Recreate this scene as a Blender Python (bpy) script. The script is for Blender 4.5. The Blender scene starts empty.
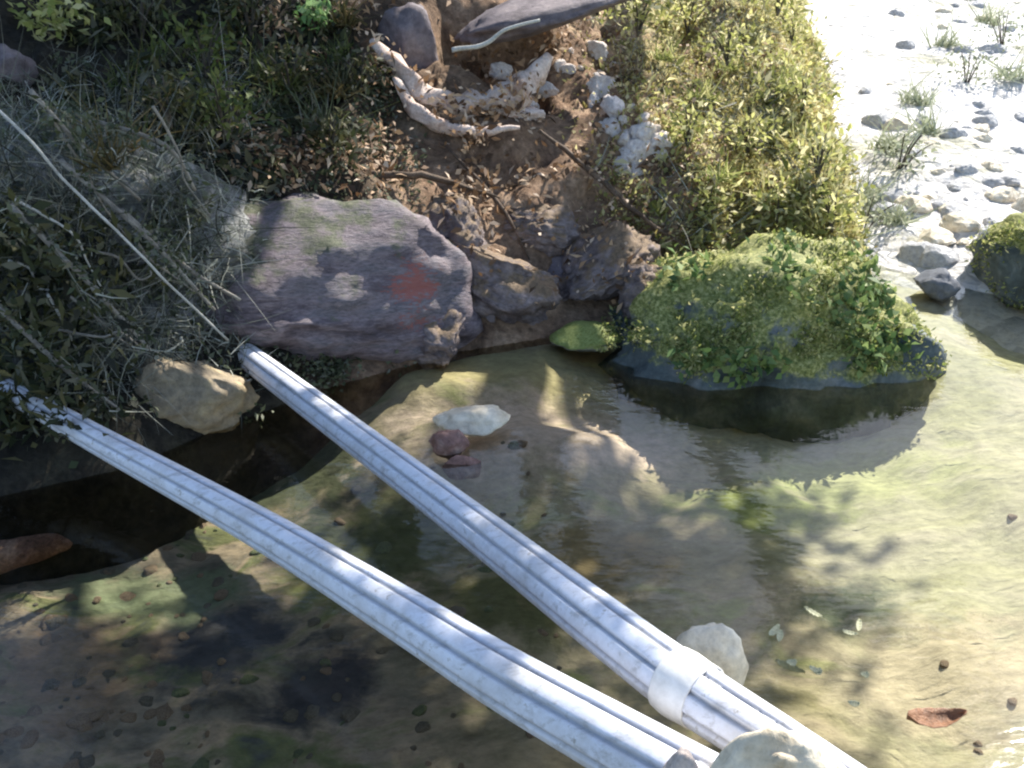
import bpy, bmesh, math, random
import numpy as np
from mathutils import Vector, Matrix, noise, Euler
R = math.radians
S = bpy.context.scene
COL = S.collection

# ------------------------------------------------------------ camera
PITCH, CAMH, F = R(27), 1.6, 1005.0
cam = bpy.data.cameras.new('camera'); camo = bpy.data.objects.new('camera', cam); COL.objects.link(camo)
camo.location = (0, 0, CAMH); camo.rotation_euler = (R(90) - PITCH, 0, 0)
cam.sensor_width = 36; cam.lens = 36 * F / 1024; cam.clip_start = .05; cam.clip_end = 1000
S.camera = camo
# ------------------------------------------------------------ light
SUN = Vector((.60, .80, 0)).normalized() * math.cos(R(43)) + Vector((0, 0, math.sin(R(43))))
w = bpy.data.worlds.new('World'); S.world = w; w.use_nodes = True
nt = w.node_tree; nt.nodes.clear()
sky = nt.nodes.new('ShaderNodeTexSky'); sky.sky_type = 'NISHITA'; sky.sun_disc = False
sky.sun_elevation = R(43); sky.sun_rotation = math.atan2(.6, .8)
bg = nt.nodes.new('ShaderNodeBackground'); bg.inputs[1].default_value = .13
out = nt.nodes.new('ShaderNodeOutputWorld')
nt.links.new(sky.outputs[0], bg.inputs[0]); nt.links.new(bg.outputs[0], out.inputs[0])
sl = bpy.data.lights.new('sun', 'SUN'); sl.energy = 5; sl.angle = R(.55); sl.color = (1, .95, .86)
so = bpy.data.objects.new('sun', sl); COL.objects.link(so)
so.rotation_euler = SUN.to_track_quat('Z', 'Y').to_euler()
S.view_settings.view_transform = 'Standard'; S.view_settings.look = 'None'
S.view_settings.gamma = 1; S.view_settings.exposure = 1.22
S.render.engine = 'CYCLES'
S.cycles.max_bounces = 8; S.cycles.transparent_max_bounces = 16
S.cycles.filter_width = 2.2

# ------------------------------------------------------------ helpers
def ray(px, py):
    u, v = (px - 512) / F, (py - 384) / F
    return Vector((u, math.cos(PITCH) - v * math.sin(PITCH), -math.sin(PITCH) - v * math.cos(PITCH)))
def onz(px, py, z=0.):                      # the point at height z seen in that direction
    d = ray(px, py); t = (z - CAMH) / d.z
    return Vector((0, 0, CAMH)) + d * t
def ony(px, py, y):
    d = ray(px, py); return Vector((0, 0, CAMH)) + d * (y / d.y)
def fbm(p, oct=4, lac=2.1, gain=.5):
    s, a = 0, 1
    for _ in range(oct):
        s += a * noise.noise(p); p = p * lac + Vector((3.1, 1.7, 5.3)); a *= gain
    return s
def tag(o, label=None, cat=None, group=None, kind=None):
    if label: o['label'] = label
    if cat: o['category'] = cat
    if group: o['group'] = group
    if kind: o['kind'] = kind
    return o
def link(name, me, mat, parent=None, smooth=True):
    o = bpy.data.objects.new(name, me); COL.objects.link(o)
    if mat: me.materials.append(mat)
    if smooth: me.polygons.foreach_set('use_smooth', [True] * len(me.polygons))
    if parent: o.parent = parent
    return o
def empty(name, loc=(0, 0, 0)):
    o = bpy.data.objects.new(name, None); COL.objects.link(o); o.location = loc; o.empty_display_size = .1
    return o
def np_mesh(name, V, Fq):
    V = np.asarray(V, np.float32); Fq = np.asarray(Fq, np.int32); k = Fq.shape[1]
    me = bpy.data.meshes.new(name)
    me.vertices.add(len(V)); me.vertices.foreach_set('co', V.ravel())
    me.loops.add(Fq.size); me.loops.foreach_set('vertex_index', Fq.ravel())
    me.polygons.add(len(Fq)); me.polygons.foreach_set('loop_start', np.arange(0, Fq.size, k, dtype=np.int32))
    me.update(calc_edges=True); me.validate()
    return me

# ------------------------------------------------------------ materials
class NT:
    def __init__(s, name):
        s.m = bpy.data.materials.new(name); s.m.use_nodes = True
        s.t = s.m.node_tree; s.t.nodes.clear()
        s.out = s.n('ShaderNodeOutputMaterial')
    def n(s, typ, **kw):
        nd = s.t.nodes.new(typ)
        for k, v in kw.items(): setattr(nd, k, v)
        return nd
    def l(s, a, b): s.t.links.new(a, b)
    def noise(s, vec, scale, detail=8, rough=.62, dist=0.):
        nd = s.n('ShaderNodeTexNoise'); nd.inputs['Scale'].default_value = scale
        nd.inputs['Detail'].default_value = detail; nd.inputs['Roughness'].default_value = rough
        nd.inputs['Distortion'].default_value = dist
        s.l(vec, nd.inputs['Vector']); return nd.outputs['Fac']
    def ramp(s, fac, stops):
        nd = s.n('ShaderNodeValToRGB'); e = nd.color_ramp.elements
        while len(e) < len(stops): e.new(.5)
        for i, (p, c) in enumerate(stops):
            e[i].position = p; e[i].color = (c, c, c, 1) if isinstance(c, (int, float)) else (*c, 1)
        s.l(fac, nd.inputs[0]); return nd.outputs[0]
    def mix(s, fac, a, b, mode='MIX'):
        nd = s.n('ShaderNodeMixRGB', blend_type=mode)
        for sock, v in zip(nd.inputs, (fac, a, b)):
            if isinstance(v, (int, float)): sock.default_value = v
            elif isinstance(v, tuple): sock.default_value = (*v, 1)
            else: s.l(v, sock)
        return nd.outputs[0]
    def math(s, op, a, b=0., c=None):
        nd = s.n('ShaderNodeMath', operation=op)
        for sock, v in zip(nd.inputs, (a, b) if c is None else (a, b, c)):
            if isinstance(v, (int, float)): sock.default_value = v
            else: s.l(v, sock)
        return nd.outputs[0]
    def bsdf(s, col, rough=.8, height=None, dist=.01, strength=.7, spec=.3):
        b = s.n('ShaderNodeBsdfPrincipled')
        if isinstance(col, tuple): b.inputs['Base Color'].default_value = (*col, 1)
        else: s.l(col, b.inputs['Base Color'])
        if isinstance(rough, (int, float)): b.inputs['Roughness'].default_value = rough
        else: s.l(rough, b.inputs['Roughness'])
        b.inputs['Specular IOR Level'].default_value = spec
        if height is not None:
            bp = s.n('ShaderNodeBump'); bp.inputs['Strength'].default_value = strength; bp.inputs['Distance'].default_value = dist
            s.l(height, bp.inputs['Height']); s.l(bp.outputs[0], b.inputs['Normal'])
        s.l(b.outputs[0], s.out.inputs[0]); return b

def spread(cols, lo=.32, hi=.68):
    n = len(cols); return [(lo + (hi - lo) * i / max(1, n - 1), c) for i, c in enumerate(cols)]

def rock_mat(name, cols, scale=6, moss=None, moss_lo=.45, moss_hi=.6, up=.35, rough=.75, strata=0, stain=None, speck=.5, bump=.012, mossz=None):
    t = NT(name); co = t.n('ShaderNodeTexCoord').outputs['Object']
    vec = co
    if strata:
        mp = t.n('ShaderNodeMapping'); mp.inputs['Scale'].default_value = (1, 1, strata); t.l(co, mp.inputs[0]); vec = mp.outputs[0]
    n1 = t.noise(vec, scale, 10, .65, .4)
    c = t.ramp(n1, spread(cols))
    n2 = t.noise(vec, scale * 9, 6, .7)
    c = t.mix(speck, c, t.ramp(n2, [(.3, .3), (.5, .85), (.7, 1.35)]), 'MULTIPLY')
    if stain:
        pos, rad, scol = stain
        d = t.n('ShaderNodeVectorMath', operation='DISTANCE'); t.l(co, d.inputs[0]); d.inputs[1].default_value = pos
        f = t.math('ADD', t.math('MULTIPLY', d.outputs['Value'], 1 / rad), t.math('ADD', t.math('MULTIPLY', t.math('SUBTRACT', n1, .5), 3.5), t.math('MULTIPLY', t.math('SUBTRACT', n2, .5), 3.)))
        c = t.mix(t.ramp(f, [(.55, .8), (.8, 0.)]), c, scol)
    if moss:
        g = t.n('ShaderNodeNewGeometry'); sp = t.n('ShaderNodeSeparateXYZ'); t.l(g.outputs['Normal'], sp.inputs[0])
        n3 = t.noise(co, scale * 1.6, 8, .7)
        f = t.math('ADD', t.math('MULTIPLY', sp.outputs['Z'], up), n3)
        if mossz is not None:                               # no moss on the wet foot; its dark rock also paints shade
            sz = t.n('ShaderNodeSeparateXYZ'); t.l(co, sz.inputs[0])
            f = t.math('ADD', f, t.math('MINIMUM', 0., t.math('MULTIPLY', t.math('SUBTRACT', sz.outputs['Z'], mossz), 5.)))
        n4 = t.noise(co, scale * 14, 4, .7)
        mc = t.ramp(n4, spread(moss, .35, .65))
        c = t.mix(t.ramp(f, [(moss_lo, 0.), (moss_hi, 1.)]), c, mc)
    h = t.math('ADD', n1, t.math('MULTIPLY', n2, .35))
    t.bsdf(c, rough, h, bump, .8)
    return t.m

def leaf_mat(name, cols, trans=.35, rough=.6):
    t = NT(name); g = t.n('ShaderNodeNewGeometry')
    c = t.ramp(g.outputs['Random Per Island'], spread(cols, 0, 1))
    b = t.n('ShaderNodeBsdfPrincipled'); t.l(c, b.inputs['Base Color']); b.inputs['Roughness'].default_value = rough
    b.inputs['Specular IOR Level'].default_value = .25
    tr = t.n('ShaderNodeBsdfTranslucent'); t.l(c, tr.inputs[0])
    mx = t.n('ShaderNodeMixShader'); mx.inputs[0].default_value = trans
    t.l(b.outputs[0], mx.inputs[1]); t.l(tr.outputs[0], mx.inputs[2]); t.l(mx.outputs[0], t.out.inputs[0])
    return t.m

M = {}
# bank earth: dark humus at the left, brown root-bound soil in the middle, mossy ochre on the sunny nose
t = NT('bank_earth'); P = t.n('ShaderNodeNewGeometry').outputs['Position']
sx = t.n('ShaderNodeSeparateXYZ'); t.l(P, sx.inputs[0])
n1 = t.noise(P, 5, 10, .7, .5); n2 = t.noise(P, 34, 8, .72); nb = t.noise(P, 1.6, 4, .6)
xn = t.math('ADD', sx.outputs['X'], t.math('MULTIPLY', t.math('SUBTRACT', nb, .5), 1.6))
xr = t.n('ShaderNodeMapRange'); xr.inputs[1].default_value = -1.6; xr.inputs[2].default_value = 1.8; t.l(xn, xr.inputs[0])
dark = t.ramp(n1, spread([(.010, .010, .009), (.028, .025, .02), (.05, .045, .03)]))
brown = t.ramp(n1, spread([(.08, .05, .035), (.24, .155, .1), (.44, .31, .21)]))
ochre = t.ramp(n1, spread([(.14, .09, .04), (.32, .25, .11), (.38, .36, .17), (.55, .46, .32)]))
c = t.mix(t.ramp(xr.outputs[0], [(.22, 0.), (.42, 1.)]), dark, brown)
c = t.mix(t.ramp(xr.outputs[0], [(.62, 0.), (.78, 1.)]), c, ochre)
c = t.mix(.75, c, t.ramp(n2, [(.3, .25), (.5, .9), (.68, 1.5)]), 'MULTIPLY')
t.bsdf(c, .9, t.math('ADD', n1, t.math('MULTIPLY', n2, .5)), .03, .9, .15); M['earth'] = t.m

# stream bed
t = NT('stream_bed_sediment'); P = t.n('ShaderNodeNewGeometry').outputs['Position']
sx = t.n('ShaderNodeSeparateXYZ'); t.l(P, sx.inputs[0])
mp = t.n('ShaderNodeMapping'); mp.inputs['Scale'].default_value = (1, 1.6, 1); t.l(P, mp.inputs[0])
n1 = t.noise(mp.outputs[0], 3.2, 8, .6, .6); n2 = t.noise(mp.outputs[0], 22, 8, .7); nb = t.noise(P, 1.3, 3, .5)
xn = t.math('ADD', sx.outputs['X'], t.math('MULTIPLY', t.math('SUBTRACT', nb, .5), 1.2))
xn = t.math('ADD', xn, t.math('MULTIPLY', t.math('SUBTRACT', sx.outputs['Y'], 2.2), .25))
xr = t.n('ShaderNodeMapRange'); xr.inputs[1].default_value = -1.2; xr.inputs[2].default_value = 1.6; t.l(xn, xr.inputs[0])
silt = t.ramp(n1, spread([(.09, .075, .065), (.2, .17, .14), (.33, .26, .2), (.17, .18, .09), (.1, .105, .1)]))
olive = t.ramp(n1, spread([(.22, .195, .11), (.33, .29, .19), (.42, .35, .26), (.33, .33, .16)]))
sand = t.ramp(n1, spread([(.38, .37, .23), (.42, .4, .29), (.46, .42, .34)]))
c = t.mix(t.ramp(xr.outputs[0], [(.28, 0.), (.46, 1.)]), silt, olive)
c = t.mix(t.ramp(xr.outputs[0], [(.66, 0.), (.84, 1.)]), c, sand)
n3 = t.noise(P, 9, 8, .7)
def bed_patch(c, p, r, col, stretch=(1, 1), amt=.9):              # a patch of other colour: silt, algae, sand, one of painted sunlight
    q = t.n('ShaderNodeMapping', vector_type='POINT'); q.inputs['Location'].default_value = (-p.x * stretch[0], -p.y * stretch[1], 0); q.inputs['Scale'].default_value = (stretch[0], stretch[1], 0)
    t.l(P, q.inputs[0]); le = t.n('ShaderNodeVectorMath', operation='LENGTH'); t.l(q.outputs[0], le.inputs[0])
    f = t.math('ADD', t.math('MULTIPLY', le.outputs['Value'], 1 / r), t.math('ADD', t.math('MULTIPLY', t.math('SUBTRACT', n1, .5), 1.6), t.math('MULTIPLY', t.math('SUBTRACT', n3, .5), 1.6)))
    return t.mix(t.ramp(f, [(.5, amt), (1.15, 0.)]), c, col)
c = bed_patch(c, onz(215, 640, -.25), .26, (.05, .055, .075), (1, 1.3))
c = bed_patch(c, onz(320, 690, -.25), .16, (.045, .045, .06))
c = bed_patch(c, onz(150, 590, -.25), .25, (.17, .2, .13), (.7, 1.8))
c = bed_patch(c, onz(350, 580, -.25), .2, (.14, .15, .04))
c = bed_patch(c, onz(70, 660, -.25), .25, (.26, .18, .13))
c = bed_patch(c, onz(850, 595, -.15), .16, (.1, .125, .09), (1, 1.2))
c = bed_patch(c, onz(860, 455, -.12), .32, (.43, .44, .24), (.8, 1.5))  # lime colour paints the sunlit water below the boulder into the bed
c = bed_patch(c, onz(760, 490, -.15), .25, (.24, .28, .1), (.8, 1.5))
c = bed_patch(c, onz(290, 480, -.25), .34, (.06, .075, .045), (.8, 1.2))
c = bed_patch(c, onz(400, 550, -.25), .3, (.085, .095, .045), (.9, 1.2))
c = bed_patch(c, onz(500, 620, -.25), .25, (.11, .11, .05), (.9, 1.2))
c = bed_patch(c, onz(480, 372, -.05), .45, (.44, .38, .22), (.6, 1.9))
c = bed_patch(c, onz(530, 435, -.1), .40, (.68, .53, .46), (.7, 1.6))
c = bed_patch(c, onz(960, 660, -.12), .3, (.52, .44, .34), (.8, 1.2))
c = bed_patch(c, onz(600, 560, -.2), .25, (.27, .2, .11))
c = t.mix(.6, c, t.ramp(n2, [(.3, .45), (.5, .95), (.7, 1.4)]), 'MULTIPLY')
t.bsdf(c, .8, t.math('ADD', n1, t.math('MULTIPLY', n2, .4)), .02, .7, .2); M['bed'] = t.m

# pale gravel
t = NT('pale_gravel'); P = t.n('ShaderNodeNewGeometry').outputs['Position']
vo = t.n('ShaderNodeTexVoronoi'); vo.inputs['Scale'].default_value = 16; t.l(P, vo.inputs['Vector'])
n1 = t.noise(P, 1.4, 8, .7, .5); n2 = t.noise(P, 30, 6, .7)
sp = t.n('ShaderNodeSeparateColor'); t.l(vo.outputs['Color'], sp.inputs[0])
c = t.ramp(sp.outputs[0], [(0, (.5, .49, .48)), (.4, (.68, .66, .65)), (1, (.8, .78, .77))])
c = t.mix(t.ramp(n1, [(.52, 0.), (.62, .75)]), c, (.33, .32, .22))
c = t.mix(.5, c, t.ramp(n2, [(.3, .4), (.5, 1.), (.7, 1.1)]), 'MULTIPLY')
t.bsdf(c, .85, t.math('SUBTRACT', n2, vo.outputs['Distance']), .03, .9, .2); M['gravel'] = t.m

# water: clear, slightly green, rippled
t = NT('clear_stream_water'); P = t.n('ShaderNodeNewGeometry').outputs['Position']
mp = t.n('ShaderNodeMapping'); mp.inputs['Scale'].default_value = (1, 2.2, 1); t.l(P, mp.inputs[0])
h = t.math('ADD', t.noise(mp.outputs[0], 5, 3, .5, .8), t.math('MULTIPLY', t.noise(mp.outputs[0], 17, 3, .5), .35))
bp = t.n('ShaderNodeBump'); bp.inputs['Strength'].default_value = .13; bp.inputs['Distance'].default_value = .012; t.l(h, bp.inputs['Height'])
gl = t.n('ShaderNodeBsdfGlossy'); gl.inputs['Roughness'].default_value = .035; t.l(bp.outputs[0], gl.inputs['Normal'])
tr = t.n('ShaderNodeBsdfTransparent'); tr.inputs[0].default_value = (.92, .93, .85, 1)
fr = t.n('ShaderNodeFresnel'); fr.inputs[0].default_value = 1.33; t.l(bp.outputs[0], fr.inputs['Normal'])
mx = t.n('ShaderNodeMixShader'); t.l(fr.outputs[0], mx.inputs[0]); t.l(tr.outputs[0], mx.inputs[1]); t.l(gl.outputs[0], mx.inputs[2])
t.l(mx.outputs[0], t.out.inputs[0]); M['water'] = t.m

GREENS = [(.05, .09, .02), (.11, .17, .045), (.2, .25, .08)]
M['slab'] = rock_mat('purple_slab_rock', [(.045, .035, .038), (.12, .094, .104), (.2, .162, .172), (.14, .125, .136), (.24, .195, .2)], 4, [(.05, .06, .03), (.12, .12, .08)], .72, .84, .3, strata=3.5, rough=.7, speck=.8, bump=.02,
                     stain=((.37, -.26, .08), .12, (.3, .1, .08)))
M['mossrock'] = rock_mat('mossy_boulder_rock', [(.03, .04, .042), (.08, .1, .1), (.2, .21, .21)], 5,
                         [(.07, .085, .022), (.18, .19, .05), (.38, .36, .15)], .47, .58, .22, mossz=.15)
M['greyrock'] = rock_mat('grey_lichen_rock', [(.025, .026, .025), (.08, .085, .08), (.22, .22, .22), (.12, .13, .1)], 9,
                         [(.04, .055, .03), (.1, .12, .065)], .62, .75, .2, speck=.9, bump=.02)
M['tan'] = rock_mat('tan_rock', [(.16, .13, .09), (.3, .24, .16), (.42, .32, .17)], 6)
M['violet'] = rock_mat('violet_grey_rock', [(.07, .055, .06), (.15, .125, .135), (.25, .21, .21)], 5)
M['bluerock'] = rock_mat('blue_grey_rock', [(.06, .07, .09), (.11, .12, .145), (.17, .175, .18)], 5)
M['white'] = rock_mat('white_rock', [(.5, .41, .28), (.74, .66, .52), (.82, .77, .67)], 4, speck=.45)
M['pink'] = rock_mat('pinkish_stone', [(.3, .23, .2), (.5, .42, .37), (.62, .55, .5)], 7, speck=.6)
M['sunkenpink'] = rock_mat('pale_sunken_rock', [(.36, .3, .25), (.52, .44, .38), (.62, .55, .48)], 3, speck=.4)
M['sunkenblue'] = rock_mat('silted_blue_rock', [(.09, .09, .1), (.15, .15, .16), (.22, .2, .17)], 6, [(.2, .17, .13), (.26, .23, .18)], .75, .95, .3)
M['palepink'] = rock_mat('pale_pink_rubble', [(.5, .4, .36), (.7, .62, .57), (.82, .76, .72)], 4, speck=.4)
M['mauverock'] = rock_mat('mauve_bank_rock', [(.06, .045, .045), (.15, .12, .118), (.26, .21, .2), (.2, .15, .11)], 5, [(.1, .07, .045), (.22, .15, .09)], .62, .78, .32, strata=2, speck=.8, bump=.02)
M['redrock'] = rock_mat('reddish_stone', [(.09, .05, .045), (.24, .14, .12), (.45, .34, .3)], 8)
M['cobble_dark'] = rock_mat('dark_cobble_stone', [(.1, .09, .08), (.2, .18, .155), (.33, .28, .23)], 10)
M['cobble_brown'] = rock_mat('brown_cobble_stone', [(.2, .13, .1), (.33, .24, .18), (.44, .36, .29)], 10)
M['algae'] = rock_mat('algae_stone', [(.1, .12, .09), (.18, .21, .13), (.26, .29, .15)], 8)
M['darkmoss'] = rock_mat('olive_moss_stone', [(.1, .11, .09), (.2, .2, .17)], 8, [(.12, .15, .03), (.26, .3, .1)], .35, .5, .4)
M['gravelgrey'] = rock_mat('pale_grey_rock', [(.32, .32, .33), (.46, .46, .47), (.58, .58, .58)], 6)
M['wood'] = rock_mat('grey_dead_wood', [(.1, .09, .075), (.22, .2, .17), (.34, .32, .28)], 12, strata=1)
M['palestick'] = rock_mat('bleached_wood', [(.3, .29, .26), (.46, .45, .41), (.55, .54, .5)], 14)
M['root'] = rock_mat('pale_root_bark', [(.3, .17, .11), (.58, .45, .38), (.74, .64, .57)], 9, speck=.6)
M['rootdark'] = rock_mat('dark_root_bark', [(.04, .03, .02), (.11, .07, .045), (.17, .12, .08)], 14, speck=.7)
M['redlog'] = rock_mat('rotten_red_wood', [(.09, .045, .035), (.24, .13, .1), (.5, .33, .26)], 9, speck=.9)
M['bark'] = rock_mat('tree_bark', [(.04, .033, .026), (.09, .075, .06), (.15, .13, .1)], 8)
M['crown'] = leaf_mat('tree_leaves', GREENS, .3)
M['litter'] = leaf_mat('dead_leaves', [(.06, .035, .02), (.2, .11, .055), (.38, .24, .13), (.6, .47, .35)], .2)
M['moss'] = leaf_mat('bank_moss', [(.18, .15, .045), (.38, .32, .11), (.46, .45, .18), (.68, .6, .36)], .5)
M['mossgreen'] = leaf_mat('boulder_moss', [(.1, .13, .03), (.24, .28, .08), (.38, .39, .14), (.58, .54, .28)], .45)
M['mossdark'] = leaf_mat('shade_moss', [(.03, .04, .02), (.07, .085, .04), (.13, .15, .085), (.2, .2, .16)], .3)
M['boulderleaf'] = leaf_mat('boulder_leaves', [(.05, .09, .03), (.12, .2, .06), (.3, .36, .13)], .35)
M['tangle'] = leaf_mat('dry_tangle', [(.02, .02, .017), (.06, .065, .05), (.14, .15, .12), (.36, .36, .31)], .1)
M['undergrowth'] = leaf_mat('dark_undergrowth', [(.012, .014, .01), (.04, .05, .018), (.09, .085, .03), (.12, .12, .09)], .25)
M['bankleaf'] = leaf_mat('bank_leaves', [(.16, .18, .05), (.36, .37, .12), (.52, .5, .22), (.72, .66, .42)], .55)
M['fern'] = leaf_mat('fern_green', [(.05, .075, .02), (.1, .13, .035), (.16, .17, .06)], .35)
M['fernolive'] = leaf_mat('fern_olive', [(.05, .04, .02), (.1, .085, .03), (.17, .13, .06)], .3)
M['yellowleaf'] = leaf_mat('yellow_green_leaves', [(.2, .24, .06), (.38, .4, .14), (.55, .53, .3)], .4)
M['brightleaf'] = leaf_mat('fresh_green_leaves', [(.1, .2, .06), (.2, .33, .12), (.3, .42, .2)], .4)
M['greytuft'] = leaf_mat('grey_green_grass', [(.2, .22, .13), (.33, .36, .24), (.45, .47, .36)], .3)
M['mauve'] = leaf_mat('mauve_petals', [(.16, .09, .17), (.3, .19, .3)], .3)
M['brownleaf'] = rock_mat('wet_brown_leaf', [(.12, .055, .025), (.25, .12, .06), (.36, .2, .11)], 18, rough=.4)
M['paleleaf'] = leaf_mat('pale_sunken_leaves', [(.45, .45, .26), (.6, .58, .4)], .2)
t = NT('grey_plastic'); co = t.n('ShaderNodeTexCoord').outputs['Object']
n1 = t.noise(co, 7, 8, .7); n2 = t.noise(co, 40, 5, .7)
at = t.n('ShaderNodeAttribute', attribute_name='groove_dark')
mp = t.n('ShaderNodeMapping'); mp.inputs['Rotation'].default_value = (0, 0, R(-38)); mp.inputs['Scale'].default_value = (1, 9, 9); t.l(co, mp.inputs[0])
n3 = t.noise(mp.outputs[0], 5, 6, .7)
c = t.mix(t.ramp(n1, [(.45, 0.), (.72, .7)]), (.66, .68, .75), (.40, .37, .33))
c = t.mix(t.ramp(n3, [(.52, 0.), (.66, .55)]), c, (.26, .25, .23))
c = t.mix(t.math('MULTIPLY', at.outputs['Fac'], t.ramp(n1, [(.3, .75), (.7, .45)])), c, (.13, .13, .14))
c = t.mix(t.ramp(n2, [(.62, 0.), (.7, .7)]), c, (.2, .17, .12))
c = t.mix(.3, c, t.ramp(n2, [(.35, .7), (.6, 1.1)]), 'MULTIPLY')
t.bsdf(c, t.ramp(n1, [(.3, .32), (.7, .6)]), n2, .0015, .4, .5); M['plastic'] = t.m
t = NT('white_tape'); co = t.n('ShaderNodeTexCoord').outputs['Object']
t.bsdf(t.ramp(t.noise(co, 20, 6, .7), spread([(.55, .54, .52), (.78, .77, .75)])), .5, t.noise(co, 50), .002, .5); M['tape'] = t.m

# ------------------------------------------------------------ terrain
POLY = [(-7, 2.75), (-2.4, 2.45)] + [tuple(onz(*p)[:2]) for p in ((0, 497), (130, 468), (220, 428), (330, 388), (460, 352), (600, 330), (760, 318), (880, 318))] + \
       [(1.53, 3.85), (1.6, 4.3), (1.82, 5.2), (2.15, 6.5), (2.7, 9), (4, 14), (4, 30), (-30, 30), (-30, 3)]
PA = np.array(POLY)
def sdist(X, Y):
    X = np.asarray(X, float); Y = np.asarray(Y, float)
    d = np.full(X.shape, 1e9); ins = np.zeros(X.shape, bool)
    for (ax, ay), (bx, by) in zip(PA, np.roll(PA, -1, 0)):
        ex, ey = bx - ax, by - ay
        tt = np.clip(((X - ax) * ex + (Y - ay) * ey) / (ex * ex + ey * ey), 0, 1)
        d = np.minimum(d, np.hypot(X - ax - tt * ex, Y - ay - tt * ey))
        if ey != 0: ins ^= ((ay > Y) != (by > Y)) & (X < ex * (Y - ay) / ey + ax)
    return np.where(ins, d, -d)
def sstep(x, a, b):
    q = np.clip((x - a) / (b - a), 0, 1); return q * q * (3 - 2 * q)
def bank_base(X, Y):
    d = sdist(X, Y); dp = np.maximum(d, 0)
    side = sstep(X, .95, 1.5)                                  # steeper on the sunny nose
    s = .95 + 1.5 * side
    cap = 1.0 + 1.1 * sstep(-np.asarray(X), -.6, 1.4) + .30 * np.maximum(np.asarray(Y) - 4.6, 0) * (1 - .55 * sstep(X, .6, 1.8))
    z = cap * (1 - np.exp(-s * dp / cap))
    return np.where(d > 0, z, d * (4.5 + 2 * sstep(X, -1.0, -.55)))
def bank_z(x, y):
    p = Vector((x, y, 0))
    z = float(bank_base(np.array([x]), np.array([y]))[0])
    k = min(1, max(0, z / .25))
    return z + k * (.13 * fbm(p * 1.7, 4) + .035 * fbm(p * 9, 3))
nx, ny = 330, 330
gx = np.linspace(-3.6, 3.4, nx); gy = 2.2 + 9 * np.linspace(0, 1, ny) ** 1.45
X, Y = np.meshgrid(gx, gy); Zb = bank_base(X, Y)
V = np.stack([X, Y, Zb], -1).reshape(-1, 3)
for i in range(len(V)):
    p = Vector(V[i]); k = min(1, max(0, p.z / .25))
    if p.z < -.5: continue
    q = Vector((p.x, p.y, 0))
    V[i][2] += k * (.13 * fbm(q * 1.7, 4) + .035 * fbm(q * 9, 3))
    q = Vector(V[i]) * 6
    V[i][0] += k * .05 * noise.noise(q); V[i][1] += k * .05 * noise.noise(q + Vector((9, 4, 2)))
    V[i][2] += k * .02 * noise.noise(q * 3.3)
idx = np.arange(nx * ny).reshape(ny, nx)
Q = np.stack([idx[:-1, :-1], idx[:-1, 1:], idx[1:, 1:], idx[1:, :-1]], -1).reshape(-1, 4)
Q = Q[V[Q][:, :, 2].max(1) > -.35]
used = np.unique(Q); rm = np.full(len(V), -1); rm[used] = np.arange(len(used))
hy = 4.0; hd = ray(490, 55)
while hy < 7 and bank_z(hd.x / hd.y * hy, hy) < CAMH + hd.z / hd.y * hy: hy += .02
hc = ony(490, 55, hy)
dd = V - np.array(hc); wgt = np.exp(-(dd[:, 0] / .22) ** 4 - ((dd[:, 1] - .1) / .24) ** 4)
V[:, 2] -= .8 * wgt
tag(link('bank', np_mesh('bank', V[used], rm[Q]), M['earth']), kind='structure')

def bed_z(x, y):
    p = Vector((x, y, 3.7))
    z = -.2 + .06 * fbm(p * 1.1, 3) + .02 * fbm(p * 6, 3)
    z += .11 * float(sstep(x, .9, 1.8)) - .08 * float(sstep(-x, .0, 1.2))
    b = onz(530, 437, -.06); z += .13 * math.exp(-((x - b.x) / .34) ** 2 - ((y - b.y) / .16) ** 2)
    ds = float(sdist(np.array([x]), np.array([y]))[0]) if 2.3 < y < 4.2 else -9     # shallow shelf along the foot of the bank
    z += .17 * math.exp(-((ds - .05) / .32) ** 2) * float(sstep(x, -.75, -.3))
    b = onz(500, 385, -.06); z += .09 * math.exp(-((x - b.x) / .34) ** 2 - ((y - b.y) / .14) ** 2)
    return min(z, -.025)
gx = np.linspace(-4, 5, 240); gy = np.linspace(-.6, 7, 200)
V = np.array([(x, y, bed_z(x, y)) for y in gy for x in gx]); idx = np.arange(len(V)).reshape(200, 240)
Q = np.stack([idx[:-1, :-1], idx[:-1, 1:], idx[1:, 1:], idx[1:, :-1]], -1).reshape(-1, 4)
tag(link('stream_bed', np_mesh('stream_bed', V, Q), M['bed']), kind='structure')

SHORE = [onz(*p) for p in ((1300, 420), (1024, 332), (960, 312), (905, 290))]
def bar_z(x, y):
    # shoreline of the gravel bar: the pool ends about 4 m away on the right
    ys = 3.55 + .25 * math.sin(x * 1.3 + 1) + max(0, 2.2 - x) * .55
    d = y - ys
    p = Vector((x, y, 8.1))
    z = -.12 + .34 * (1 - math.exp(-max(d, -.5) * .9)) + .05 * max(d - 1, 0) + (.05 * fbm(p * 1.3, 4) + .02 * fbm(p * 7, 3)) * min(1, max(.2, d))
    return z
gx = np.concatenate([np.linspace(.9, 6, 150), 6 + 300 * np.linspace(.02, 1, 30) ** 2.5])
gy = np.concatenate([np.linspace(2.9, 12, 220), 12 + 500 * np.linspace(.02, 1, 30) ** 2.5])
V = np.array([(x, y, bar_z(x, y)) for y in gy for x in gx]); idx = np.arange(len(V)).reshape(len(gy), len(gx))
Q = np.stack([idx[:-1, :-1], idx[:-1, 1:], idx[1:, 1:], idx[1:, :-1]], -1).reshape(-1, 4)
tag(link('gravel_bar', np_mesh('gravel_bar', V, Q), M['gravel']), kind='structure')
gx = np.linspace(-500, 500, 21)
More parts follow.
